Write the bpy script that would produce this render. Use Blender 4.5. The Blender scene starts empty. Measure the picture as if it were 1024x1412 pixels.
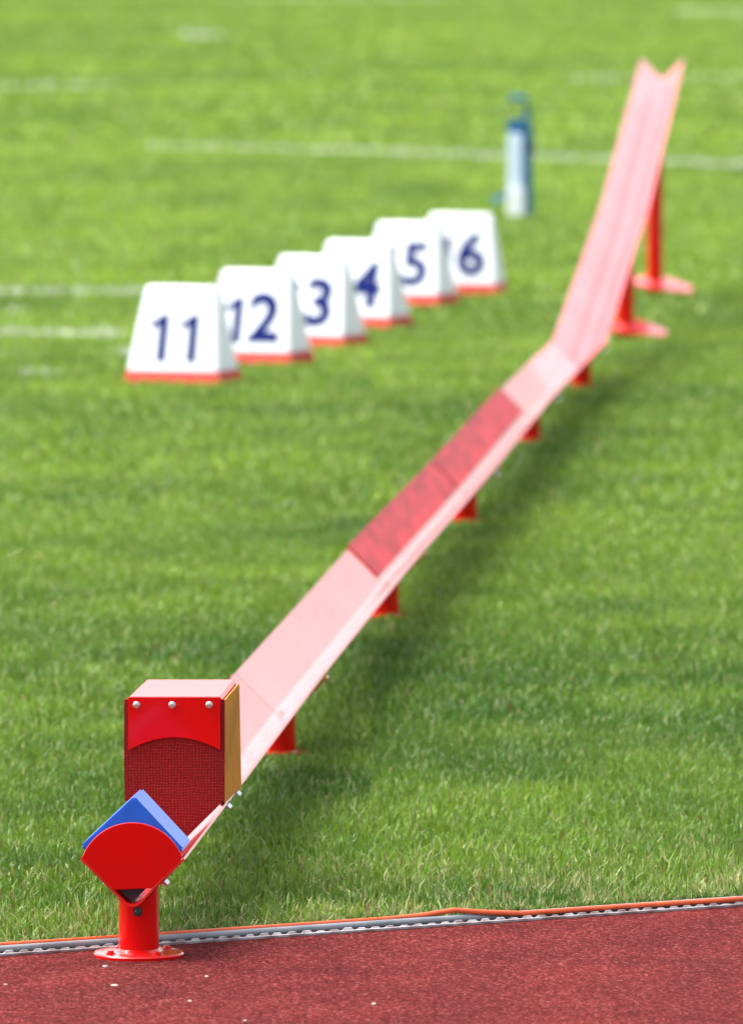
import bpy, bmesh, math, random
import numpy as np
from mathutils import Vector, Matrix

random.seed(7)
rng = np.random.default_rng(11)
sc = bpy.context.scene
R = math.radians

# ------------------------------------------------------------------ camera
H = 1.44
cam_d = bpy.data.cameras.new('camera')
cam = bpy.data.objects.new('camera', cam_d)
sc.collection.objects.link(cam)
cam.location = (0, 0, H)
cam.rotation_euler = (R(90), 0, 0)      # level camera, the picture is a crop from below the axis
cam_d.shift_y = -906 / 1412
cam_d.sensor_fit = 'VERTICAL'
cam_d.sensor_height = 36
cam_d.lens = 11700 * 36 / 1412
cam_d.clip_start = 0.5
cam_d.clip_end = 3000
cam_d.dof.use_dof = True
cam_d.dof.focus_distance = 11.35
cam_d.dof.aperture_fstop = 10.0
sc.camera = cam
sc.render.resolution_x = 742
sc.render.resolution_y = 1024

# ------------------------------------------------------------------ sky, sun, exposure
SUN_EL, SUN_AZ = 60.0, -80.0            # azimuth clockwise from +Y
world = bpy.data.worlds.new('World')
sc.world = world
world.use_nodes = True
wn = world.node_tree.nodes; wl = world.node_tree.links
bg = wn['Background']
sky = wn.new('ShaderNodeTexSky')
sky.sky_type = 'NISHITA'
sky.sun_disc = False
sky.sun_elevation = R(SUN_EL)
sky.sun_rotation = R(SUN_AZ)
sky.air_density = 1.0
sky.dust_density = 6.0
sky.ozone_density = 1.0
hs = wn.new('ShaderNodeHueSaturation')
hs.inputs['Saturation'].default_value = 0.35
wl.new(sky.outputs[0], hs.inputs['Color'])
wl.new(hs.outputs[0], bg.inputs['Color'])
bg.inputs['Strength'].default_value = 0.15

sun_d = bpy.data.lights.new('sun', 'SUN')
sun_d.energy = 0.8
sun_d.angle = R(40)
sun_d.color = (1.0, 0.96, 0.9)
sun = bpy.data.objects.new('sun', sun_d)
sc.collection.objects.link(sun)
az, el = R(SUN_AZ), R(SUN_EL)
sdir = Vector((math.sin(az) * math.cos(el), math.cos(az) * math.cos(el), math.sin(el)))
sun.rotation_euler = sdir.to_track_quat('Z', 'Y').to_euler()

sc.view_settings.view_transform = 'Standard'
sc.view_settings.look = 'None'
sc.view_settings.gamma = 1.0
sc.view_settings.use_curve_mapping = False
sc.view_settings.exposure = 1.9

# ------------------------------------------------------------------ helpers
def link(o, parent=None):
    sc.collection.objects.link(o)
    if parent: o.parent = parent
    return o

def obj(name, verts, faces, m, parent=None, smooth=None, loc=None):
    me = bpy.data.meshes.new(name)
    me.from_pydata([tuple(v) for v in verts], [], [tuple(f) for f in faces])
    me.validate()
    bm = bmesh.new(); bm.from_mesh(me)
    bmesh.ops.recalc_face_normals(bm, faces=bm.faces)
    bm.to_mesh(me); bm.free()
    me.materials.append(m)
    if smooth is not None:
        for p in me.polygons: p.use_smooth = True
        me.set_sharp_from_angle(angle=R(smooth))
    o = bpy.data.objects.new(name, me)
    link(o, parent)
    if loc is not None: o.location = loc
    return o

def bobj(name, bm, m, parent=None, smooth=None):
    me = bpy.data.meshes.new(name)
    bmesh.ops.recalc_face_normals(bm, faces=bm.faces)
    bm.to_mesh(me); bm.free()
    me.materials.append(m)
    if smooth is not None:
        for p in me.polygons: p.use_smooth = True
        me.set_sharp_from_angle(angle=R(smooth))
    return link(bpy.data.objects.new(name, me), parent)

def empty(name, loc, label, cat, rz=0, group=None):
    o = bpy.data.objects.new(name, None)
    o.empty_display_size = 0.1
    o.location = loc; o.rotation_euler = (0, 0, rz)
    o['label'] = label; o['category'] = cat
    if group: o['group'] = group
    return link(o)

def tag(o, label=None, cat=None, group=None, kind=None):
    if label: o['label'] = label
    if cat: o['category'] = cat
    if group: o['group'] = group
    if kind: o['kind'] = kind
    return o

def prism(outline, y0, y1, T=lambda p: p):
    """outline of (x, z) extruded along y"""
    n = len(outline)
    v = [T(Vector((x, y0, z))) for x, z in outline] + [T(Vector((x, y1, z))) for x, z in outline]
    f = [tuple(range(n)), tuple(range(2 * n - 1, n - 1, -1))]
    f += [(i, (i + 1) % n, n + (i + 1) % n, n + i) for i in range(n)]
    return v, f

def tube_pts(path, r, n=10, cap=True):
    v, f = [], []
    path = [Vector(p) for p in path]
    for i, p in enumerate(path):
        t = (path[min(i + 1, len(path) - 1)] - path[max(i - 1, 0)]).normalized()
        a = t.cross(Vector((0, 0, 1)))
        if a.length < 1e-3: a = Vector((1, 0, 0))
        a.normalize(); b = t.cross(a)
        for k in range(n):
            q = 2 * math.pi * k / n
            v.append(p + a * (r * math.cos(q)) + b * (r * math.sin(q)))
    for i in range(len(path) - 1):
        for k in range(n):
            f.append((i * n + k, i * n + (k + 1) % n, (i + 1) * n + (k + 1) % n, (i + 1) * n + k))
    if cap:
        f.append(tuple(range(n))); f.append(tuple(range((len(path) - 1) * n, len(path) * n)))
    return v, f

# ------------------------------------------------------------------ materials
def mat(name, col, rough=0.5, **kw):
    m = bpy.data.materials.new(name); m.use_nodes = True
    b = m.node_tree.nodes['Principled BSDF']
    b.inputs['Base Color'].default_value = (*col, 1)
    b.inputs['Roughness'].default_value = rough
    for k, v in kw.items(): b.inputs[k.replace('_', ' ')].default_value = v
    return m

def noisy(m, scale, c2, lo=0.4, hi=0.6, bump=0.0, bscale=None, rough2=None, coord='Object', detail=4, stretch=None):
    nt = m.node_tree; N = nt.nodes; L = nt.links
    b = N['Principled BSDF']
    tc = N.new('ShaderNodeTexCoord')
    src = tc.outputs[coord]
    if stretch:
        mp = N.new('ShaderNodeMapping'); mp.inputs['Scale'].default_value = stretch
        L.new(src, mp.inputs['Vector']); src = mp.outputs[0]
    n = N.new('ShaderNodeTexNoise'); n.inputs['Scale'].default_value = scale; n.inputs['Detail'].default_value = detail
    L.new(src, n.inputs['Vector'])
    mr = N.new('ShaderNodeMapRange'); mr.inputs['From Min'].default_value = lo; mr.inputs['From Max'].default_value = hi
    L.new(n.outputs[0], mr.inputs['Value'])
    mx = N.new('ShaderNodeMix'); mx.data_type = 'RGBA'
    mx.inputs['A'].default_value = b.inputs['Base Color'].default_value
    mx.inputs['B'].default_value = (*c2, 1)
    L.new(mr.outputs[0], mx.inputs['Factor']); L.new(mx.outputs['Result'], b.inputs['Base Color'])
    if rough2 is not None:
        rr = N.new('ShaderNodeMapRange')
        rr.inputs['To Min'].default_value = b.inputs['Roughness'].default_value; rr.inputs['To Max'].default_value = rough2
        L.new(mr.outputs[0], rr.inputs['Value']); L.new(rr.outputs[0], b.inputs['Roughness'])
    if bump:
        n2 = N.new('ShaderNodeTexNoise'); n2.inputs['Scale'].default_value = bscale or scale; n2.inputs['Detail'].default_value = 3
        L.new(src, n2.inputs['Vector'])
        bp = N.new('ShaderNodeBump'); bp.inputs['Strength'].default_value = 1.0; bp.inputs['Distance'].default_value = bump
        L.new(n2.outputs[0], bp.inputs['Height']); L.new(bp.outputs[0], b.inputs['Normal'])
    return m

RED = (0.50, 0.0012, 0.0008)
GL = dict(Specular_IOR_Level=0.1, Coat_Weight=1.0, Coat_Roughness=0.09, Coat_IOR=1.32)
M_red = noisy(mat('red_gloss_paint', RED, 0.3, **GL), 9, (0.46, 0.002, 0.0015), bump=0.0001, bscale=14)
M_chan = noisy(mat('red_channel_paint', (0.62, 0.0015, 0.001), 0.28, **{**GL, 'Specular_IOR_Level': 0.5, 'Coat_IOR': 1.5, 'Coat_Roughness': 0.06}), 2, (0.52, 0.004, 0.004), 0.35, 0.7, bump=0.0, rough2=0.36, detail=1)
def wear(m, scale, stretch, col, lo, hi, amt):
    nt = m.node_tree; N = nt.nodes; L = nt.links; b = N['Principled BSDF']
    tc = N.new('ShaderNodeTexCoord'); mp = N.new('ShaderNodeMapping'); mp.inputs['Scale'].default_value = stretch
    L.new(tc.outputs['Object'], mp.inputs['Vector'])
    n = N.new('ShaderNodeTexNoise'); n.inputs['Scale'].default_value = scale; n.inputs['Detail'].default_value = 5; n.inputs['Roughness'].default_value = .65
    L.new(mp.outputs[0], n.inputs['Vector'])
    mr = N.new('ShaderNodeMapRange'); mr.inputs['From Min'].default_value = lo; mr.inputs['From Max'].default_value = hi; mr.inputs['To Max'].default_value = amt
    L.new(n.outputs[0], mr.inputs['Value'])
    old = b.inputs['Base Color'].links[0].from_socket
    mx = N.new('ShaderNodeMix'); mx.data_type = 'RGBA'; mx.inputs['B'].default_value = (*col, 1)
    L.new(old, mx.inputs['A']); L.new(mr.outputs[0], mx.inputs['Factor']); L.new(mx.outputs['Result'], b.inputs['Base Color'])
    sub = N.new('ShaderNodeMath'); sub.operation = 'SUBTRACT'; sub.inputs[0].default_value = b.inputs['Coat Weight'].default_value
    L.new(mr.outputs[0], sub.inputs[1]); L.new(sub.outputs[0], b.inputs['Coat Weight'])
    return m
wear(M_chan, 11, (3, .5, 3), (.34, .02, .02), .56, .72, .45)
wear(M_red, 34, (1, 1, 1), (.36, .05, .04), .66, .80, .35)
M_ramp = noisy(mat('red_worn_channel_paint', (0.62, 0.0025, 0.002), 0.34, Specular_IOR_Level=0.35, Coat_Weight=0.75, Coat_Roughness=0.12, Coat_IOR=1.36), 2, (0.54, 0.006, 0.006), 0.35, 0.7, rough2=0.45, detail=1)
M_lining = noisy(mat('red_lining', (0.21, 0.006, 0.010), 0.62, IOR=1.4), 6, (0.34, 0.016, 0.022), 0.38, 0.62, stretch=(5, .8, 5))
M_foam = noisy(mat('blue_foam', (0.004, 0.085, 0.44), 0.4, Specular_IOR_Level=0.35, Coat_Weight=0.3, Coat_Roughness=0.2), 60, (0.006, 0.10, 0.50), bump=0.0003, bscale=200)
M_steel = mat('galvanised_steel', (0.50, 0.47, 0.46), 0.4, Metallic=1.0)
M_zinc = mat('bright_zinc_bolt', (0.85, 0.87, 0.9), 0.3, Metallic=0.6)
M_dark = mat('dark_washer', (0.02, 0.02, 0.025), 0.5)
M_white = noisy(mat('white_plastic', (0.66, 0.70, 0.73), 0.5), 6, (0.58, 0.62, 0.66), 0.45, 0.75)
M_num = mat('blue_numerals', (0.003, 0.010, 0.11), 0.6, Specular_IOR_Level=0.1)
M_print = mat('faded_blue_print', (0.10, 0.17, 0.36), 0.5)
M_redstrip = mat('red_base_strip', (0.50, 0.02, 0.012), 0.5)
M_blue = mat('blue_stand_paint', (0.006, 0.11, 0.27), 0.5, Specular_IOR_Level=0.2)
M_lblue = mat('pale_blue_white_panel', (0.66, 0.76, 0.92), 0.45)
M_orange = noisy(mat('orange_cable', (0.55, 0.075, 0.012), 0.4), 30, (0.45, 0.06, 0.012))
M_rail = noisy(mat('grey_edging', (0.17, 0.18, 0.20), 0.35), 25, (0.12, 0.135, 0.155), bump=0.0004, bscale=120)
M_tooth = noisy(mat('pale_edging_teeth', (0.27, 0.25, 0.26), 0.6), 40, (0.13, 0.09, 0.09))
M_soil = noisy(mat('soil', (0.05, 0.02, 0.012), 0.9), 60, (0.10, 0.045, 0.03), bump=0.004, bscale=150)
M_chip = mat('pale_scrap', (0.30, 0.22, 0.19), 0.8)

# woven rubber mat: weave from geometry-scale bump and a grid of paler threads
def weave_mat():
    m = mat('woven_dark_red_mat', (0.08, 0.003, 0.005), 0.75, Specular_IOR_Level=0.2)
    nt = m.node_tree; N = nt.nodes; L = nt.links; b = N['Principled BSDF']
    tc = N.new('ShaderNodeTexCoord')
    sep = N.new('ShaderNodeSeparateXYZ'); L.new(tc.outputs['Object'], sep.inputs[0])
    nz = N.new('ShaderNodeTexNoise'); nz.inputs['Scale'].default_value = 60; nz.inputs['Detail'].default_value = 3
    L.new(tc.outputs['Object'], nz.inputs['Vector'])
    def wave(out, freq, amp):
        a = N.new('ShaderNodeMath'); a.operation = 'MULTIPLY'; a.inputs[1].default_value = freq
        L.new(out, a.inputs[0])
        c = N.new('ShaderNodeMath'); c.operation = 'MULTIPLY_ADD'; c.inputs[1].default_value = amp
        L.new(nz.outputs[0], c.inputs[0]); L.new(a.outputs[0], c.inputs[2])
        s = N.new('ShaderNodeMath'); s.operation = 'SINE'; L.new(c.outputs[0], s.inputs[0])
        return s.outputs[0]
    wx = wave(sep.outputs['X'], 2 * math.pi / 0.0042, 9.0)
    wz = wave(sep.outputs['Z'], 2 * math.pi / 0.0038, 11.0)
    mx = N.new('ShaderNodeMath'); mx.operation = 'MAXIMUM'; L.new(wx, mx.inputs[0]); L.new(wz, mx.inputs[1])
    n3 = N.new('ShaderNodeTexNoise'); n3.inputs['Scale'].default_value = 260; L.new(tc.outputs['Object'], n3.inputs['Vector'])
    ml = N.new('ShaderNodeMath'); ml.operation = 'MULTIPLY'; L.new(mx.outputs[0], ml.inputs[0]); L.new(n3.outputs[0], ml.inputs[1])
    mr = N.new('ShaderNodeMapRange'); mr.inputs['From Min'].default_value = 0.15; mr.inputs['From Max'].default_value = 0.62
    L.new(ml.outputs[0], mr.inputs['Value'])
    mi = N.new('ShaderNodeMix'); mi.data_type = 'RGBA'
    mi.inputs['A'].default_value = (0.105, 0.0015, 0.003, 1); mi.inputs['B'].default_value = (0.30, 0.011, 0.011, 1)
    L.new(mr.outputs[0], mi.inputs['Factor']); L.new(mi.outputs['Result'], b.inputs['Base Color'])
    bp = N.new('ShaderNodeBump'); bp.inputs['Distance'].default_value = 0.0008
    L.new(mr.outputs[0], bp.inputs['Height']); L.new(bp.outputs[0], b.inputs['Normal'])
    return m
M_mat = weave_mat()

def track_mat():
    m = mat('red_tartan_rubber', (0.25, 0.04, 0.04), 0.95, Specular_IOR_Level=0.03)
    nt = m.node_tree; N = nt.nodes; L = nt.links; b = N['Principled BSDF']
    tc = N.new('ShaderNodeTexCoord')
    v = N.new('ShaderNodeTexVoronoi'); v.inputs['Scale'].default_value = 330; v.inputs['Randomness'].default_value = 1
    L.new(tc.outputs['Object'], v.inputs['Vector'])
    cr = N.new('ShaderNodeSeparateColor'); L.new(v.outputs['Color'], cr.inputs[0])
    ramp = N.new('ShaderNodeValToRGB'); e = ramp.color_ramp.elements
    e[0].position = 0; e[0].color = (0.022, 0.0025, 0.003, 1)
    e[1].position = 1; e[1].color = (0.26, 0.075, 0.07, 1)
    for p, c in ((0.25, (0.056, 0.0068, 0.0066, 1)), (0.75, (0.102, 0.0140, 0.0135, 1)), (0.95, (0.160, 0.034, 0.031, 1))):
        x = e.new(p); x.color = c
    L.new(cr.outputs[0], ramp.inputs[0])
    n = N.new('ShaderNodeTexNoise'); n.inputs['Scale'].default_value = 6; n.inputs['Detail'].default_value = 5
    L.new(tc.outputs['Object'], n.inputs['Vector'])
    mr = N.new('ShaderNodeMapRange'); mr.inputs['From Min'].default_value = 0.3; mr.inputs['From Max'].default_value = 0.7
    mr.inputs['To Min'].default_value = 0.78; mr.inputs['To Max'].default_value = 1.15
    L.new(n.outputs[0], mr.inputs['Value'])
    mm = N.new('ShaderNodeVectorMath'); mm.operation = 'SCALE'
    L.new(ramp.outputs[0], mm.inputs[0]); L.new(mr.outputs[0], mm.inputs['Scale'])
    L.new(mm.outputs[0], b.inputs['Base Color'])
    bp = N.new('ShaderNodeBump'); bp.inputs['Distance'].default_value = 0.0022; bp.inputs['Strength'].default_value = 0.9
    L.new(cr.outputs[1], bp.inputs['Height']); L.new(bp.outputs[0], b.inputs['Normal'])
    return m
M_track = track_mat()

def grass_mat():
    m = bpy.data.materials.new('grass_blades'); m.use_nodes = True
    nt = m.node_tree; N = nt.nodes; L = nt.links; b = N['Principled BSDF']
    b.inputs['Roughness'].default_value = 0.45
    b.inputs['Specular IOR Level'].default_value = 0.38
    a = N.new('ShaderNodeAttribute'); a.attribute_name = 'tint'
    L.new(a.outputs['Color'], b.inputs['Base Color'])
    t = N.new('ShaderNodeBsdfTranslucent'); L.new(a.outputs['Color'], t.inputs['Color'])
    mx = N.new('ShaderNodeMixShader'); mx.inputs[0].default_value = 0.35
    L.new(b.outputs[0], mx.inputs[1]); L.new(t.outputs[0], mx.inputs[2])
    L.new(mx.outputs[0], N['Material Output'].inputs['Surface'])
    return m
M_grass = grass_mat()
M_lawn = noisy(mat('lawn_ground', (0.055, 0.115, 0.018), 0.9), 3, (0.035, 0.075, 0.014), 0.35, 0.65, bump=0.01, bscale=60)

# ------------------------------------------------------------------ ground and track
def edge_y(x):            # where track meets lawn
    return 11.352 + 0.533 * x - 0.0 * x * x

lawn = obj('lawn_ground', [(-900, -60, -.012), (900, -60, -.012), (900, 2200, -.012), (-900, 2200, -.012)], [(0, 1, 2, 3)], M_lawn)
tag(lawn, 'soil and turf sheet under the sports field grass', None, None, 'structure')
xs = [-60, -8, 8, 60]
track = obj('running_track', [(x, edge_y(x) if abs(x) < 20 else edge_y(8 if x > 0 else -8) + (x - (8 if x > 0 else -8)) * .5, 0) for x in xs] +
            [(x, -50, 0) for x in reversed(xs)], [tuple(range(8))], M_track)
tag(track, 'red granular rubber track surface along the bottom of the picture', None, None, 'structure')

# edging between track and lawn: rounded grey rail and pale toothed flange
def edge_pt(x, off, z):   # off = distance into the lawn
    n = Vector((-0.533, 1, 0)).normalized()
    return Vector((x, edge_y(x), 0)) + n * off + Vector((0, 0, z))
kerb = empty('track_edging', (0, edge_y(0), 0), 'long grey metal edging with pale toothed flange between red track and grass', 'track edging')
def rel(pts, o): return [Vector(p) - Vector(o) for p in pts]
KO = (0, edge_y(0), 0)
tx = Vector((1, 0.533, 0)).normalized()
path = [edge_pt(x / 10, .024 + .0012 * math.sin(x * .37) , .0058) for x in range(-50, 51)]
v, f = tube_pts(rel(path, KO), .0050, 12)
obj('rail', v, f, M_rail, kerb, 40)
# bed strip under the rail
v = []
for x in (-5, 5):
    v += [edge_pt(x, -.002, .0015) - Vector(KO), edge_pt(x, .040, .0015) - Vector(KO)]
obj('bed_strip', v, [(0, 1, 3, 2)], mat('dark_groove', (0.03, 0.03, 0.035), 0.7), kerb)
# teeth: small rounded lumps every 21 mm
v, f = [], []
k = 0
x = -1.9
while x < 1.9:
    c = edge_pt(x, .0075 + random.uniform(-.001, .001), .001) - Vector(KO)
    L_ = .0075 + random.uniform(-.0012, .0012); Wd = .0055; hh = .0042 + random.uniform(-.001, .001)
    n = Vector((-tx.y, tx.x, 0))
    ring0 = [c + tx * L_ * 1.2 * a + n * Wd * b for a, b in ((-1, -1), (1, -1), (1.1, .9), (-.7, .9))]
    ring1 = [c + tx * L_ * .7 * a + n * (Wd * .5 * b) + Vector((0, 0, hh)) for a, b in ((-1, -1), (1, -1), (1.3, 1), (-.4, 1))]
    base = len(v); v += ring0 + ring1
    f += [(base + i, base + (i + 1) % 4, base + 4 + (i + 1) % 4, base + 4 + i) for i in range(4)] + [(base + 4, base + 5, base + 6, base + 7)]
    x += .0185 + random.uniform(-.001, .001)
o = obj('toothed_flange', v, f, M_tooth, kerb); tag(o, kind='stuff')
v = []
for x in (-5, 5):
    for off, z in ((-.004, .0005), (-.004, .0035), (.003, .0035), (.003, .0005)): v.append(edge_pt(x, off, z) - Vector(KO))
obj('flange_lip', v, [(0, 1, 2, 3), (4, 5, 6, 7), (0, 4, 5, 1), (1, 5, 6, 2), (2, 6, 7, 3)], M_tooth, kerb)

# soil strip behind the rail
v = []
nseg = 200
for i in range(nseg + 1):
    x = -5 + 10 * i / nseg
    v += [edge_pt(x, .032, .002), edge_pt(x, .062 + random.uniform(-.008, .008), -.004 + random.uniform(-.002, .004))]
o = obj('soil_strip', v, [(2 * i, 2 * i + 2, 2 * i + 3, 2 * i + 1) for i in range(nseg)], M_soil)
tag(o, 'narrow strip of bare brown soil between edging and grass', None, None, 'structure')

# orange cable: behind the rail on the left, over it and in front on the right
pts = []
for i in range(-120, 121):
    x = i / 24
    if x < .06: off, z = .038, .0092
    elif x < .20:
        t = (x - .06) / .14; t = t * t * (3 - 2 * t)
        off, z = .038 + t * (.014 - .038), .0092 + math.sin(math.pi * t) * .0080 - t * .0007
    else: off, z = .014, .0085
    off += .0015 * math.sin(x * 9 + 1) + .001 * math.sin(x * 23)
    pts.append(edge_pt(x, off, z))
v, f = tube_pts(pts, .0036, 10)
tag(obj('cable', v, f, M_orange, None, 40), 'long orange cable running along the grey edging beside the red track', 'cable')

# ------------------------------------------------------------------ return chute
# stations: distance, centre x, rim height, half width
ST = [(11.05, -.311, .134, .0665), (13.62, -.148, .127, .0705), (16.07, .026, .125, .071), (18.35, .202, .125, .071),
      (20.9, .389, .125, .071), (22.95, .560, .125, .071), (25.3, .752, .388, .071), (28.6, .980, .754, .071)]
CO = Vector((-.311, 11.05, 0))
chute = empty('return_chute', CO, 'long red V shaped metal chute rising to a steep far end', 'chute')
def cx(d):
    for a, b in zip(ST, ST[1:]):
        if d <= b[0]: break
    t = (d - a[0]) / (b[0] - a[0])
    return a[1] + t * (b[1] - a[1])
def rimz(d):
    for a, b in zip(ST, ST[1:]):
        if d <= b[0]: break
    t = (d - a[0]) / (b[0] - a[0])
    return a[2] + t * (b[2] - a[2])
def rimw(d):
    for a, b in zip(ST, ST[1:]):
        if d <= b[0]: break
    t = (d - a[0]) / (b[0] - a[0])
    return a[3] + t * (b[3] - a[3])

def vprofile(w, r=.014, th=.003):
    """(u, z) outline of a V sheet, z relative to rim"""
    cz = -w + r * math.sqrt(2)
    inner = [(-w, 0)]
    for k in range(9):
        a = R(-135 + 90 * k / 8)
        inner.append((r * math.cos(a), cz + r * math.sin(a)))
    inner.append((w, 0))
    outer = [(-w - th * .707, -th * .707)]
    for k in range(9):
        a = R(-135 + 90 * k / 8)
        outer.append(((r + th) * math.cos(a), cz + (r + th) * math.sin(a)))
    outer.append((w + th * .707, -th * .707))
    return inner + outer[::-1]

def loft(profs, cyclic=True):
    v, f = [], []
    n = len(profs[0])
    for p in profs: v += p
    for i in range(len(profs) - 1):
        for k in range(n):
            f.append((i * n + k, i * n + (k + 1) % n, (i + 1) * n + (k + 1) % n, (i + 1) * n + k))
    return v, f, n

def section(a, b, gap0, gap1, dz0=0, dz1=0, wav=0.0):
    A = Vector((a[1], a[0], a[2])); B = Vector((b[1], b[0], b[2]))
    d = (B - A); Lh = d.length; d.normalize()
    side = Vector((d.y, -d.x, 0)).normalized()
    up = side.cross(d).normalized()
    profs = []
    nn = 8
    for k in range(nn + 1):
        t = k / nn
        s = gap0 + t * (Lh - gap0 - gap1)
        P = A + d * s - CO + Vector((0, 0, dz0 + t * (dz1 - dz0)))
        w = a[3] + t * (b[3] - a[3])
        bow = wav * math.sin(math.pi * t)
        profs.append([P + side * (u * (1 + bow)) + up * z for u, z in vprofile(w)])
    v, f, n = loft(profs)
    m = n // 2
    for base in (0, nn * n):     # end rims as quads across the sheet
        for k in range(m - 1):
            f.append((base + k, base + k + 1, base + n - 2 - k, base + n - 1 - k))
    # drop the two long faces joined wrongly at rim wrap are real rim edges already
    return v, f, A, d, side, up, Lh

secs = []
for i, (a, b) in enumerate(zip(ST, ST[1:])):
    v, f, A, d, side, up, Lh = section(a, b, 0.0 if i in (0, 6) else .002, .002, wav=(.01, -.01, .015, -.012, .01, .0, .006)[i])
    o = obj('channel_section', v, f, M_ramp if i >= 5 else M_chan, chute, 30)
    secs.append((o, A, d, side, up, Lh, a, b))
tag(secs[-1][0], 'steep far section of the channel'); tag(secs[-2][0], 'lower half of the steep ramp')

# worn red lining sheets on the left wall of the third and fourth sections
for i in (2, 3):
    o, A, d, side, up, Lh, a, b = secs[i]
    n_in = (side * .707 + up * .707)
    down = (side * .707 - up * .707)
    v = []
    nn = 14
    for k in range(nn + 1):
        P = A - CO + d * (.02 + (Lh - .03) * k / nn)
        P0 = P + side * (-a[3])
        lift = .0010 + .0006 * math.sin(k * 1.9 + i)
        top = P0 + down * -.005 + n_in * lift
        bot = P0 + down * (.071 * 1.414 - .022) + n_in * (lift * .8)
        v += [top - n_in * .002, top + n_in * .0015, (top + bot) / 2 + n_in * (.0008 + .0006 * math.sin(k * 2.3)), bot + n_in * .0015, bot - n_in * .002]
    f = []
    for k in range(nn):
        for j in range(4): f.append((5 * k + j, 5 * k + j + 1, 5 * k + 6 + j, 5 * k + 5 + j))
    f += [(0, 1, 2, 3, 4), tuple(5 * nn + j for j in (4, 3, 2, 1, 0))]
    tag(obj('lining_sheet', v, f, M_lining, o, 50), 'worn darker red lining sheet on the left wall')

# joint bands at every joint (wrapping the outside of the V)
for i in range(1, 7):
    a = ST[i]; o, A, d, side, up, Lh, _, b = secs[i]
    profs = []
    for s in (-.018, .018):
        P = Vector((a[1], a[0], a[2])) - CO + d * s
        prof = vprofile(a[3] + .006, r=.018, th=.003)
        profs.append([P + side * u + up * (z - .0045) for u, z in prof])
    v, f, n = loft(profs); m = n // 2
    for base in (0, n):
        for k in range(m - 1): f.append((base + k, base + k + 1, base + n - 2 - k, base + n - 1 - k))
    if i < 6: obj('joint_band', v, f, M_chan, chute, 30)

# bolts: hex head plus washer, the dark washer colour stands for shadow
def bolt(P, n, r=.0045, h=.006, parent=None, head=M_zinc, washer=M_dark, name='bolt', hexa=6):
    n = Vector(n).normalized()
    q = n.to_track_quat('Z', 'Y')
    v = []; f = []
    for z in (0, h * .8, h):
        rr = r if z < h else r * .75
        v += [P + q @ Vector((rr * math.cos(2 * math.pi * k / hexa), rr * math.sin(2 * math.pi * k / hexa), z + .0012)) for k in range(hexa)]
    f = [(j * hexa + k, j * hexa + (k + 1) % hexa, (j + 1) * hexa + (k + 1) % hexa, (j + 1) * hexa + k) for j in range(2) for k in range(hexa)]
    f.append(tuple(range(2 * hexa, 3 * hexa)))
    o = obj(name, v, f, head, parent)
    m = 14
    v = []
    for z in (0, .0014): v += [P + q @ Vector((r * 1.5 * math.cos(2 * math.pi * k / m), r * 1.5 * math.sin(2 * math.pi * k / m), z - .0002)) for k in range(m)]
    f = [(k, (k + 1) % m, m + (k + 1) % m, m + k) for k in range(m)] + [tuple(range(m, 2 * m))]
    obj('washer', v, f, washer, o)
    return o
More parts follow.
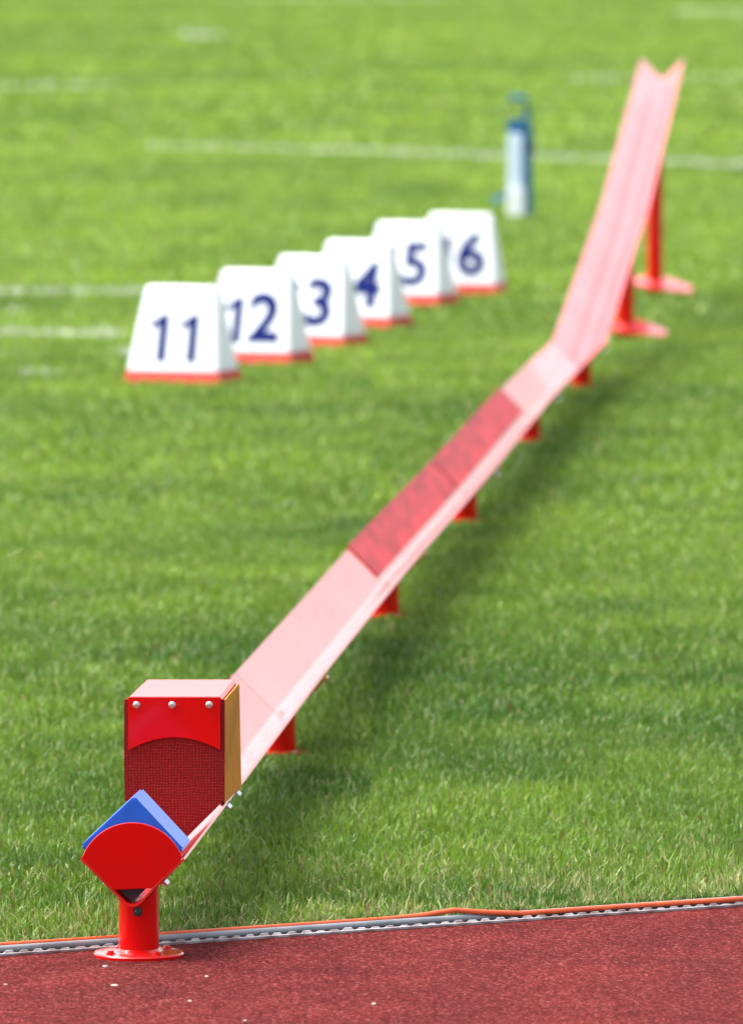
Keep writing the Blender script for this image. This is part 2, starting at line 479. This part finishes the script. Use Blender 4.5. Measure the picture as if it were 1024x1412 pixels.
# support posts
def post(d, x, r, top, bot, parent_loc, tilt=0):
    th = math.atan(.075)
    v = []; n = 28
    for k in range(n):
        q = 2 * math.pi * k / n
        v.append((r * math.cos(q), r * math.sin(q), bot))
    for k in range(n):
        q = 2 * math.pi * k / n
        u = r * math.cos(q)
        v.append((r * math.cos(q), r * math.sin(q), top(u, r * math.sin(q))))
    f = [(k, (k + 1) % n, n + (k + 1) % n, n + k) for k in range(n)] + [tuple(range(n))]
    o = obj('support_post', v, f, M_red, chute, 40, loc=Vector((x, d, 0)) - CO)
    return o
PS = [(11.10, -.304), (13.62, -.148), (16.07, .026), (18.35, .202), (20.9, .389), (23.0, .569), (25.3, .756), (27.85, .929)]
for i, (d, x) in enumerate(PS):
    c = cx(d); rz = rimz(d); w = rimw(d)
    slope = 0 if d < 22.9 else .111
    def top(u, yy, rz=rz, w=w, dx=x - c, sl=slope):
        uu = abs(u + dx)
        bow = max(uu, .012)
        return rz - w + bow - .0055 + yy * sl
    p = post(d, x, .0265, top, .001 if i == 0 else -.01, None)
    # base plate
    bm = bmesh.new()
    if i == 0:
        prof = [(.0588, .0), (.0592, .0035), (.0575, .0055), (.031, .0066), (.0265, .010)]
    elif i < 6:
        prof = [(.045, -.008), (.045, .002), (.0265, .004)]
    else:
        prof = None
    if prof:
        v, f = [], []; n = 48
        for r_, z in prof:
            v += [(r_ * math.cos(2 * math.pi * k / n), r_ * math.sin(2 * math.pi * k / n), z) for k in range(n)]
        for j in range(len(prof) - 1):
            f += [(j * n + k, j * n + (k + 1) % n, (j + 1) * n + (k + 1) % n, (j + 1) * n + k) for k in range(n)]
        obj('base_plate', v, f, M_red, p, 30)
        if i == 0:
            for q in (35, 125, 215, 305):
                bolt(Vector((.044 * math.cos(R(q)), .044 * math.sin(R(q)), .0062)), (0, 0, 1), .0042, .0028, p, M_red, M_red)
    else:
        v, f = [], []
        # wide steel foot plate, raised above the grass, one corner reaching to the right
        outl = [(-.078, .045), (-.078, -.02), (-.02, -.05), (.115, -.085), (.125, -.03), (.05, .055)]
        for z in (.010, .016): v += [(x_, y_, z + .26 * (y_ + .085) - .05 * x_) for x_, y_ in outl]
        n = 6
        f = [tuple(range(n)), tuple(range(n, 2 * n))] + [(k, (k + 1) % n, n + (k + 1) % n, n + k) for k in range(n)]
        obj('foot_plate', v, f, M_chan, p)
        # welded collar
        v = []; f = []; n = 28
        for r_, z in ((.0275, .022), (.034, .024), (.034, .032), (.027, .042)):
            v += [(r_ * math.cos(2 * math.pi * k / n), r_ * math.sin(2 * math.pi * k / n), z) for k in range(n)]
        for j in range(3): f += [(j * n + k, j * n + (k + 1) % n, (j + 1) * n + (k + 1) % n, (j + 1) * n + k) for k in range(n)]
        obj('collar', v, f, M_redstrip, p, 40)
    bm.free()

def wall_pt(d, u, out=.003):
    # outer face of the right wall
    c = cx(d); z = rimz(d) - rimw(d) + abs(u)
    s = 1 if u > 0 else -1
    return Vector((c + u + s * out * .707, d, z - out * .707)) - CO
for d, u in ((11.10, .034), (11.74, .0645), (11.905, .0645), (18.30, .062), (20.84, .062), (22.85, .062)):
    bolt(wall_pt(d, u, .0034 if d in (11.10, 11.74, 11.905) else .011), (1, 0, -1), parent=chute, r=.0048, h=.0075)
for d, u in ((11.10, -.034), (11.74, -.0645), (11.905, -.0645)):
    bolt(wall_pt(d, u, .0034), (-1, 0, -1), parent=chute)
bolt(Vector((.0065, .0225, .061)), (0, -1, 0), r=.0042, h=.005, parent=chute, head=M_dark, name='bolt')

# end plate: quarter disc with the tip cut off
outl = [(-.0655, 0), (-.024, -.0415), (.026, -.0395), (.0655, 0)]
Rr = (.0655 ** 2 + .046 ** 2) / (2 * .046)
for k in range(1, 24):
    a = math.asin(.0655 / Rr); q = a - 2 * a * k / 24
    outl.append((Rr * math.sin(q), .046 - Rr + Rr * math.cos(q)))
v, f = prism([(x, z + .1345) for x, z in outl], -.006, -.002)
o = obj('end_plate', v, f, M_red, chute)
bv = o.modifiers.new('bevel', 'BEVEL'); bv.width = .0008; bv.segments = 2; bv.limit_method = 'ANGLE'

plug_outl = [(-.030, .1045), (0, .0750), (.030, .1045)]  # dark plug added to stand for the shade in the opening below the foam
v, f = prism(plug_outl, .012, .060)
obj('shade_plug', v, f, mat('dark_navy_shade', (.006, .006, .02), .7), chute)

# catch hood further along: rubber mat curtain, clamp plate, top and sides
HD = 11.70
hc = cx(HD) - CO.x - .0015
hy = HD - CO.y
mt_top = .276
matp = [(-.069, mt_top), (-.0695, .20), (-.0685, .137), (0.0, .069), (.0685, .137), (.0695, .20), (.069, mt_top)]
v, f = prism([(x + 0, z) for x, z in matp], -.004, .004)
o_mat = obj('mat_curtain', v, f, M_mat, chute, loc=Vector((hc, hy, 0)))
outl = [(-.0635, .2795), (-.0635, .206)]
for k in range(1, 20):
    t = k / 20; u = -.0635 + .127 * t
    outl.append((u, .206 + .018 * (1 - ((u) / .0635) ** 2)))
outl += [(.0635, .206), (.0635, .2795)]
v, f = prism(outl, -.0075, -.0045)
o_cl = obj('clamp_plate', v, f, M_red, o_mat)
bv = o_cl.modifiers.new('bevel', 'BEVEL'); bv.width = .0006; bv.segments = 2; bv.limit_method = 'ANGLE'
for u in (-.052, -.003, .048):
    # pan head screws with a cross slot
    P = Vector((u, -.0076, .2685)); v = []; f = []; n = 16
    for r_, y in ((.0052, 0), (.0052, -.0012), (.0038, -.0030), (.0016, -.0034), (.0012, -.0022)):
        v += [P + Vector((r_ * math.cos(2 * math.pi * k / n), y, r_ * math.sin(2 * math.pi * k / n))) for k in range(n)]
    for j in range(4): f += [(j * n + k, j * n + (k + 1) % n, (j + 1) * n + (k + 1) % n, (j + 1) * n + k) for k in range(n)]
    f.append(tuple(range(4 * n, 5 * n)))
    obj('screw', v, f, M_steel, o_mat, 30)
# hood: bent sheet, top and two sides, tapering a little to the back
y0, y1 = hy + .0045, hy + .245
dx = .0185
T = .279
def hring(y, t, half_l, half_r, zt, zb, th):
    c = hc + dx * t
    return [Vector((c - half_l, y, zb)), Vector((c - half_l, y, zt - .004)), Vector((c - half_l + .004, y, zt)), Vector((c + half_r - .004, y, zt)),
            Vector((c + half_r, y, zt - .004)), Vector((c + half_r, y, zb)), Vector((c + half_r - th, y, zb)), Vector((c + half_r - th, y, zt - th - .002)),
            Vector((c - half_l + th, y, zt - th - .002)), Vector((c - half_l + th, y, zb))]
r0 = hring(y0, 0, .066, .066, T, .128, .003)
r1 = hring(y1, 1, .066, .062, T, .128, .003)
r1[5].y -= .035; r1[6].y -= .035; r1[5].x += .0035; r1[6].x += .0035
n = 10
v = r0 + r1
f = [(k, (k + 1) % n, n + (k + 1) % n, n + k) for k in range(n)]
for b_ in (0, n):
    f += [(b_ + 0, b_ + 1, b_ + 8, b_ + 9), (b_ + 1, b_ + 2, b_ + 3, b_ + 4, b_ + 7, b_ + 8), (b_ + 4, b_ + 5, b_ + 6, b_ + 7)]
obj('hood', v, f, noisy(mat('red_hood_paint', (0.62, .0012, .0008), .3, Specular_IOR_Level=.2, Coat_Weight=.8, Coat_Roughness=.1, Coat_IOR=1.34), 9, (.56, .002, .0015)), chute)

# sheet added over the hood's right side, coloured as red paint reflecting grass
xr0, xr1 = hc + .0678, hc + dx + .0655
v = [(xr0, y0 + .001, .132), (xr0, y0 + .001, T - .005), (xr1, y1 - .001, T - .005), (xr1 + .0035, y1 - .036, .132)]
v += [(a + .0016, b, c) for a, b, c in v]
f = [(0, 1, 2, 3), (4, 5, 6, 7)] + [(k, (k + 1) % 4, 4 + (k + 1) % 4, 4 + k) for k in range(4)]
obj('side_reflection', v, f, noisy(mat('ochre_reflection', (0.52, 0.165, 0.006), .45, Specular_IOR_Level=.25), 14, (0.40, 0.11, 0.005)), chute)

# ------------------------------------------------------------------ foam block lying in the chute
fb = .0675
bm = bmesh.new()
bmesh.ops.create_cube(bm, size=1)
sd = fb * math.sqrt(2)
bmesh.ops.scale(bm, vec=(sd, .10, sd), verts=bm.verts)
bmesh.ops.rotate(bm, cent=(0, 0, 0), matrix=Matrix.Rotation(R(45 + 2.0), 3, 'Y'), verts=bm.verts)
bmesh.ops.bevel(bm, geom=list(bm.edges), offset=.0025, segments=2, affect='EDGES')
for vv in bm.verts:
    vv.co.z = max(vv.co.z, -.045)
    vv.co.x += .075 * vv.co.y
foam = bobj('foam_block', bm, M_foam, None, 40)
foam.location = (-.311 + .003, 11.07 + .055, .1440)
tag(foam, 'square blue foam block set on edge behind the red end plate', 'foam block')

# ------------------------------------------------------------------ distance markers
def frustum(b0, t0, z0, z1, grow=0.0, bev=.004):
    """b0, t0: (half width, half depth) at z0/z1"""
    bm = bmesh.new()
    vs = []
    for (w, d), z in ((b0, z0), (t0, z1)):
        for sx, sy in ((-1, -1), (1, -1), (1, 1), (-1, 1)): vs.append(bm.verts.new((sx * (w + grow), sy * (d + grow), z)))
    for q in ((0, 1, 2, 3), (4, 5, 6, 7), (0, 1, 5, 4), (1, 2, 6, 5), (2, 3, 7, 6), (3, 0, 4, 7)): bm.faces.new([vs[i] for i in q])
    bmesh.ops.recalc_face_normals(bm, faces=bm.faces)
    if bev: bmesh.ops.bevel(bm, geom=list(bm.edges), offset=bev, segments=3, affect='EDGES')
    return bm
WB, WT, DB, DT, HM = .136, .102, .098, .022, .262
def lerp(z, a, b): return a + (b - a) * z / HM
def one_mesh():
    hh, w = .0665, .0128
    o2 = [(w, -hh), (w, hh), (-w * .35, hh), (-w * 1.3, hh - .012), (-w * 3.0, hh - .024), (-w * 3.0, hh - .042), (-w, hh - .028), (-w, -hh)]
    n = len(o2)
    vv = [(x + .006, y, z) for z in (-.0006, .0006) for x, y in o2]
    ff = [tuple(range(n)), tuple(range(n, 2 * n))] + [(k, (k + 1) % n, n + (k + 1) % n, n + k) for k in range(n)]
    o = obj('tmp_one', vv, ff, M_num); me = o.data; bpy.data.objects.remove(o)
    return me
def text_mesh(s, size, bold):
    c = bpy.data.curves.new('numerals', 'FONT'); c.body = s; c.size = size
    c.align_x = 'CENTER'; c.align_y = 'CENTER'; c.extrude = .0006; c.offset = bold; c.resolution_u = 4
    c.space_character = 1.12
    o = bpy.data.objects.new('tmp_numerals', c); sc.collection.objects.link(o)
    bpy.context.view_layer.update()
    dg = bpy.context.evaluated_depsgraph_get()
    me = bpy.data.meshes.new_from_object(o.evaluated_get(dg))
    bpy.data.objects.remove(o); bpy.data.curves.remove(c)
    me.materials.clear(); me.materials.append(M_num)
    return me
face_tilt = math.atan2(DB - DT, HM)
def on_face(o, z, parent, back=False):
    o.parent = parent
    y = -lerp(z, DB, DT) - .0012
    o.location = (0, y, z) if not back else (0, -y, z)
    o.rotation_euler = (R(90) - face_tilt, 0, 0) if not back else (R(90) - face_tilt, 0, math.pi)
    sc.collection.objects.link(o)
where = {11: 'nearest and leftmost of the row', 12: 'partly covered by the nearest board', 13: 'third from the left of the row', 14: 'just left of the board showing a 5',
         15: 'second from the right in the row', 16: 'farthest and rightmost of the row'}
DIG = {}
MK = {11: (-.507, 23.31, -18, 0), 12: (-.316, 24.21, -20, 0), 13: (-.165, 25.04, -22, .3), 14: (-.029, 26.04, -21, 0), 15: (.128, 27.34, -21, -.3), 16: (.300, 28.0, -11, 0)}
bm = frustum((lerp(.03, WB, WT), lerp(.03, DB, DT)), (WT, DT), .03, HM, bev=.006)
first = bobj('body', bm, M_white, None, 40); body_me = first.data; bpy.data.objects.remove(first)
bm = frustum((WB, DB), (lerp(.032, WB, WT), lerp(.032, DB, DT)), 0, .032, .0015, bev=.002)
first = bobj('base_strip', bm, M_redstrip, None, 40); strip_me = first.data; bpy.data.objects.remove(first)
# small printed line near the top: illegible in the photo, so a row of short strokes
v, f = [], []
xx = -.055
while xx < .055:
    w = random.uniform(.003, .006)
    if random.random() < .85:
        b_ = len(v); v += [(xx, -.006, 0), (xx + w, -.006, 0), (xx + w, .006, 0), (xx, .006, 0)]
        f.append((b_, b_ + 1, b_ + 2, b_ + 3))
    xx += w + .003
o = obj('printed_line', v, f, M_print); line_me = o.data; bpy.data.objects.remove(o)
for num, (x, y, rot, lean) in MK.items():
    t = empty('distance_marker', (x - .006, y - .17, .003), 'white wedge board showing %s, %s' % (str(num) if num < 13 else 'a large ' + str(num)[1], where[num]), 'distance marker',
              R(rot), 'numbered distance boards in a row on the grass')
    o = bpy.data.objects.new('body', body_me); link(o, t)
    o = bpy.data.objects.new('base_strip', strip_me); link(o, t)
    for k, ch in enumerate(str(num)):
        me = DIG.setdefault(ch, one_mesh() if ch == '1' else text_mesh(ch, .190, .0068))
        for back in (False, True):
            o = bpy.data.objects.new('numeral', me)
            on_face(o, .123, t, back)
            o.location.x = (k - .5) * .086 * (-1 if back else 1)
    on_face(bpy.data.objects.new('printed_line', line_me), .222, t)
    t.rotation_euler.y = R(lean * 2)

# ------------------------------------------------------------------ blue stand with a white panel
SX, SY = .572, 33.75
st = empty('blue_stand', (SX, SY, 0), 'small blue metal stand with a white upright panel standing alone on the lawn', 'stand', R(8))
def box(name, x0, x1, y0, y1, z0, z1, m, parent, bev=.003):
    bm = bmesh.new(); bmesh.ops.create_cube(bm, size=1)
    bmesh.ops.scale(bm, vec=(x1 - x0, y1 - y0, z1 - z0), verts=bm.verts)
    bmesh.ops.translate(bm, vec=((x0 + x1) / 2, (y0 + y1) / 2, (z0 + z1) / 2), verts=bm.verts)
    if bev: bmesh.ops.bevel(bm, geom=list(bm.edges), offset=bev, segments=2, affect='EDGES')
    return bobj(name, bm, m, parent, 40)
box('post', .020, .064, -.015, .02, 0, .36, M_blue, st)
box('crossbar', -.03, .05, -.02, .015, .335, .385, M_blue, st)
v, f = tube_pts([(.042, 0, .36), (.046, 0, .42), (.044, 0, .465), (.030, 0, .475), (-.025, 0, .470)], .011, 8)
obj('hook_handle', v, f, M_blue, st, 60)
box('clamp', .050, .072, -.02, .02, .255, .295, mat('dark_blue_clamp', (.01, .03, .08), .5), st)
box('panel', -.033, .024, -.036, -.018, .02, .335, M_lblue, st, .006)
box('lower_cover', -.040, .028, -.050, -.037, .004, .12, mat('bright_white_cover', (0.88, 0.9, 0.9), .5), st, .006)
v, f = tube_pts([(-.035, .0, .085), (-.075, .01, .072), (-.085, .01, .05)], .010, 8)
obj('side_arm', v, f, M_blue, st, 60)

# ------------------------------------------------------------------ scraps on the track
SCR = [(145, 1333, 7, 'white scrap touching the front left of the near round base plate'), (158, 1359, 8, 'thin pale streak of scrap on the track below the base plate'),
       (262, 1381, 5, 'pale speck on the track, lower right of the base plate'), (285, 1347, 5, 'long pale sliver on the track right of the base plate'),
       (8, 1358, 4, 'pale speck at the left edge of the red track'), (515, 1385, 6, 'straw coloured flake on the track at the bottom centre'), (338, 1408, 5, 'pale scrap at the very bottom edge of the track')]
for i, (px, py, sz, lab) in enumerate(SCR):
    s = (py + 200) / H; d = 11700 / s; X = (px - 512) / s
    r_ = sz * .55 / s
    v = []; n = 6
    for z, g in ((.0004, 1), (.0013 + random.random() * .0006, .7)):
        for k in range(n):
            q = 2 * math.pi * k / n + random.uniform(-.3, .3)
            v.append((r_ * g * 1.2 * math.cos(q) * random.uniform(.7, 1.2), r_ * g * 1.7 * math.sin(q) * random.uniform(.7, 1.2), z))
    f = [(k, (k + 1) % n, n + (k + 1) % n, n + k) for k in range(n)] + [tuple(range(n, 2 * n))]
    o = obj('pale_scrap', v, f, M_chip, loc=(X, d, 0))
    tag(o, lab, 'scrap', 'pale scraps lying on the track')

# ------------------------------------------------------------------ grass
def vnoise(x, y, cell, seed):
    g = np.random.default_rng(seed).random((257, 257))
    u = x / cell; w = y / cell
    i = np.floor(u).astype(int); j = np.floor(w).astype(int)
    fx = u - i; fy = w - j
    fx = fx * fx * (3 - 2 * fx); fy = fy * fy * (3 - 2 * fy)
    i0 = i % 256; j0 = j % 256
    return (g[i0, j0] * (1 - fx) * (1 - fy) + g[i0 + 1, j0] * fx * (1 - fy) + g[i0, j0 + 1] * (1 - fx) * fy + g[i0 + 1, j0 + 1] * fx * fy)

def blades(n, x, y, h, w, lean, col):
    az = rng.uniform(0, 2 * np.pi, n); fa = rng.uniform(0, 2 * np.pi, n)
    lx, ly = np.cos(az), np.sin(az); wx, wy = np.cos(fa) * w / 2, np.sin(fa) * w / 2
    s = np.sin(lean); c = np.cos(lean)
    V = np.zeros((n, 5, 3), np.float32)
    z0 = -0.008
    V[:, 0] = np.stack([x - wx, y - wy, np.full(n, z0)], 1)
    V[:, 1] = np.stack([x + wx, y + wy, np.full(n, z0)], 1)
    mx = x + lx * h * .5 * s * .6; my = y + ly * h * .5 * s * .6; mz = h * .55 * np.maximum(c, .3)
    V[:, 2] = np.stack([mx - wx * .85, my - wy * .85, mz], 1)
    V[:, 3] = np.stack([mx + wx * .85, my + wy * .85, mz], 1)
    V[:, 4] = np.stack([x + lx * h * s * 1.1, y + ly * h * s * 1.1, np.maximum(h * c, .3 * h)], 1)
    return V, col

def blade_mesh(name, parts, m):
    V = np.concatenate([p[0] for p in parts]); C = np.concatenate([p[1] for p in parts])
    n = len(V)
    me = bpy.data.meshes.new(name)
    me.vertices.add(n * 5); me.vertices.foreach_set('co', V.reshape(-1))
    idx = np.array([0, 1, 2, 1, 3, 2, 2, 3, 4])
    loops = (np.arange(n)[:, None] * 5 + idx[None]).reshape(-1).astype(np.int32)
    me.loops.add(n * 9); me.loops.foreach_set('vertex_index', loops)
    me.polygons.add(n * 3)
    me.polygons.foreach_set('loop_start', np.arange(0, n * 9, 3, dtype=np.int32))
    me.polygons.foreach_set('loop_total', np.full(n * 3, 3, np.int32))
    a = me.attributes.new('tint', 'FLOAT_COLOR', 'POINT')
    cc = np.ones((n, 5, 4), np.float32); cc[:, :, :3] = C[:, None, :]
    a.data.foreach_set('color', cc.reshape(-1))
    me.update(); me.validate()
    me.materials.append(m)
    print(name, n, 'blades')
    return link(bpy.data.objects.new(name, me))

def pix(px, py):
    s = (py + 200) / H
    return np.array([(px - 512) / s, 11700 / s])
# painted lines: (pixel ends turned into ground points), width, paint density, label
LINES = [((-600, 403), (215, 405), .10, .95, 'upper of the two bright white lines left of the boards'),
         ((-600, 460), (172, 464), .10, .95, 'lower of the two bright white lines left of the boards'),
         ((-300, 431), (80, 432), .05, .35, 'faint worn line between the two bright lines at left'),
         ((-300, 488), (60, 492), .05, .2, 'faint worn line below the two bright lines at left'),
         ((30, 518), (85, 518), .09, .35, 'short faded white patch below the lines at left'),
         ((148, 488), (180, 492), .06, .35, 'short faded white mark beside the 11 board'),
         ((200, 203), (400, 207), .14, .65, 'fading left end of the long white line behind the boards'),
         ((400, 207), (1500, 246), .15, 1.0, 'long white line crossing behind the blue stand and chute'),
         ((-200, 128), (160, 118), .20, .45, 'faint white line far back at left'),
         ((250, 50), (310, 50), .55, .9, 'short white patch far back near the top left'),
         ((770, 112), (1400, 102), .20, .45, 'faint white line far back right of the chute top'),
         ((925, 18), (1400, 22), .5, 1.0, 'white line at the far top right corner'),
         ((300, -2), (620, -1), .35, .6, 'white line at the very top edge')]
LP = [(pix(*a), pix(*b), w, dn, lb) for a, b, w, dn, lb in LINES]
def in_line(x, y):
    k = np.full(len(x), -1)
    for i, (A, B, w, dn, lb) in enumerate(LP):
        D = B - A; L = np.hypot(*D); D = D / L
        t = (x - A[0]) * D[0] + (y - A[1]) * D[1]; s = np.abs(-(x - A[0]) * D[1] + (y - A[1]) * D[0])
        edge = (w / 2) * (0.75 + .5 * vnoise(x, y, .12, 60 + i))
        dens = dn * np.clip(.62 + .6 * vnoise(x * 1.0, y, .45, 80 + i), 0, 1)
        k[(s < edge) & (t > 0) & (t < L) & (rng.random(len(x)) < dens)] = i
    return k

zones = [(10.9, 14.0, 30000, .0024, .60), (14.0, 18.5, 15000, .0031, .60), (18.5, 26.0, 6000, .0052, .60), (26.0, 42.0, 1900, .0100, .60), (42.0, 92.0, 420, .030, .60)]
green, white = [], {}
for d0, d1, dens, w0, mar in zones:
    hw = d1 * .0438 * 1.25 + .25
    n = int(2 * hw * (d1 - d0) * dens)
    x = rng.uniform(-hw, hw, n); y = rng.uniform(d0, d1, n)
    keep = (np.abs(x) < y * .0438 * 1.25 + .25)
    e = 11.352 + .533 * x
    off = (y - e) / 1.133
    keep &= off > .045 + .02 * vnoise(x, y, .03, 3)
    x, y, off = x[keep], y[keep], off[keep]
    # clumping: drop blades in thin spots
    cl = vnoise(x, y, .05, 5)
    keep = rng.random(len(x)) < np.clip(.45 + 1.0 * cl, 0, 1)
    x, y, off = x[keep], y[keep], off[keep]; n = len(x)
    big = vnoise(x, y, .9, 21); mid = vnoise(x, y, .22, 22); sm = vnoise(x, y, .045, 23)
    band = vnoise(x * .5 + 3, y, 1.7, 24)
    edgez = np.clip(1 - off / .75, 0, 1)
    h = (.0105 + .011 * sm + .004 * mid + .004 * edgez) * rng.uniform(.55, 1.4, n)
    if d0 > 40: h = h * 1.2
    w = w0 * rng.uniform(.7, 1.35, n)
    lean = np.abs(rng.normal(.65, .42, n))
    tall = rng.random(n) < .012
    h[tall] *= 1.5
    for pd, pxx in PS[1:]:          # turf trampled short in front of each leg
        nr = (np.abs(x - pxx) < .05) & (y < pd + .02) & (y > pd - .22)
        h[nr] *= .45
    v = (.45 * mid + .33 * big + .22 * band)
    v = np.clip((v - .5) * 1.7 + .40 + .30 * np.clip((y - 14) / 14, 0, 1), 0, 1.25)
    c_dark = np.array([.055, .125, .010]); c_lite = np.array([.185, .290, .022]); c_cool = np.array([.095, .190, .050])
    C = c_dark + (c_lite - c_dark) * v[:, None]
    cool = (rng.random(n) < .28)
    C[cool] = C[cool] * .5 + c_cool * .5
    C = C * (1 + np.clip((y - 15) / 22, 0, 1)[:, None] * np.array([.20, .16, .25]))      # turf tint lightens with distance
    C *= rng.uniform(.62, 1.42, n)[:, None]
    tuft = np.clip((vnoise(x, y, .08, 31) - .5) * 4, 0, 1) * np.clip(1.2 - off / .75, 0, 1)
    pale = rng.random(n) < (.045 + .12 * edgez + .45 * tuft)
    straw = np.array([.46, .43, .19]); C[pale] = C[pale] * .3 + straw * .7 * rng.uniform(.6, 1.1, (pale.sum(), 1))
    brown = rng.random(n) < (.006 + .05 * edgez)
    C[brown] = np.array([.22, .12, .05]) * rng.uniform(.6, 1.1, (brown.sum(), 1))
    li = in_line(x, y)
    g = li < 0
    green.append(blades(g.sum(), x[g], y[g], h[g], w[g], lean[g], C[g]))
    for i in range(len(LP)):
        q = li == i
        if q.sum():
            cw = np.array([.55, .59, .47]) * rng.uniform(.7, 1.05, (q.sum(), 1))
            white.setdefault(i, []).append(blades(q.sum(), x[q], y[q], h[q] * 1.35, w[q] * 1.15, lean[q] * .7, cw))
for i, (A, B, w, dn, lb) in enumerate(LP):
    if dn < .4: continue
    D = B - A; L = float(np.hypot(*D)); D = D / L
    ym = (A[1] + B[1]) / 2
    wz = .006 if ym < 35 else (.010 if ym < 50 else .03)
    n = int(L * w * (9 / wz) * 2.2)
    t = rng.uniform(0, L, n); q = rng.normal(0, w * .32, n)
    x = A[0] + D[0] * t - D[1] * q; y = A[1] + D[1] * t + D[0] * q
    k = (np.abs(x) < y * .055 + .25) & (rng.random(n) < dn * (.7 + .3 * vnoise(x, y, .5, 90 + i)) * np.clip(t / .25, .3, 1))
    x, y = x[k], y[k]; n = len(x)
    white.setdefault(i, []).append(blades(n, x, y, rng.uniform(.014, .026, n), wz * rng.uniform(.7, 1.3, n), np.abs(rng.normal(.5, .3, n)),
                                          np.array([.50, .54, .42]) * rng.uniform(.7, 1.15, (n, 1))))
# dense short growth along the very edge, leaning out over the soil
n = 9000
x = rng.uniform(-1.0, 1.0, n); off = .045 + np.abs(rng.normal(0, .018, n))
y = 11.352 + .533 * x + off * 1.133
h = rng.uniform(.010, .026, n)
C = np.array([.085, .17, .022]) * rng.uniform(.5, 1.5, (n, 1)); q = rng.random(n) < .25; C[q] = np.array([.36, .34, .15]) * rng.uniform(.6, 1.1, (q.sum(), 1))
green.append(blades(n, x, y, h, rng.uniform(.002, .0038, n), np.abs(rng.normal(.8, .35, n)), C))
g = blade_mesh('grass', green, M_grass)
tag(g, 'mown green grass of the sports field, paler and straw flecked beside the track', 'grass', None, 'stuff')
for i, p in white.items():
    o = blade_mesh('field_line', p, M_grass)
    tag(o, LP[i][4], None, None, 'structure')
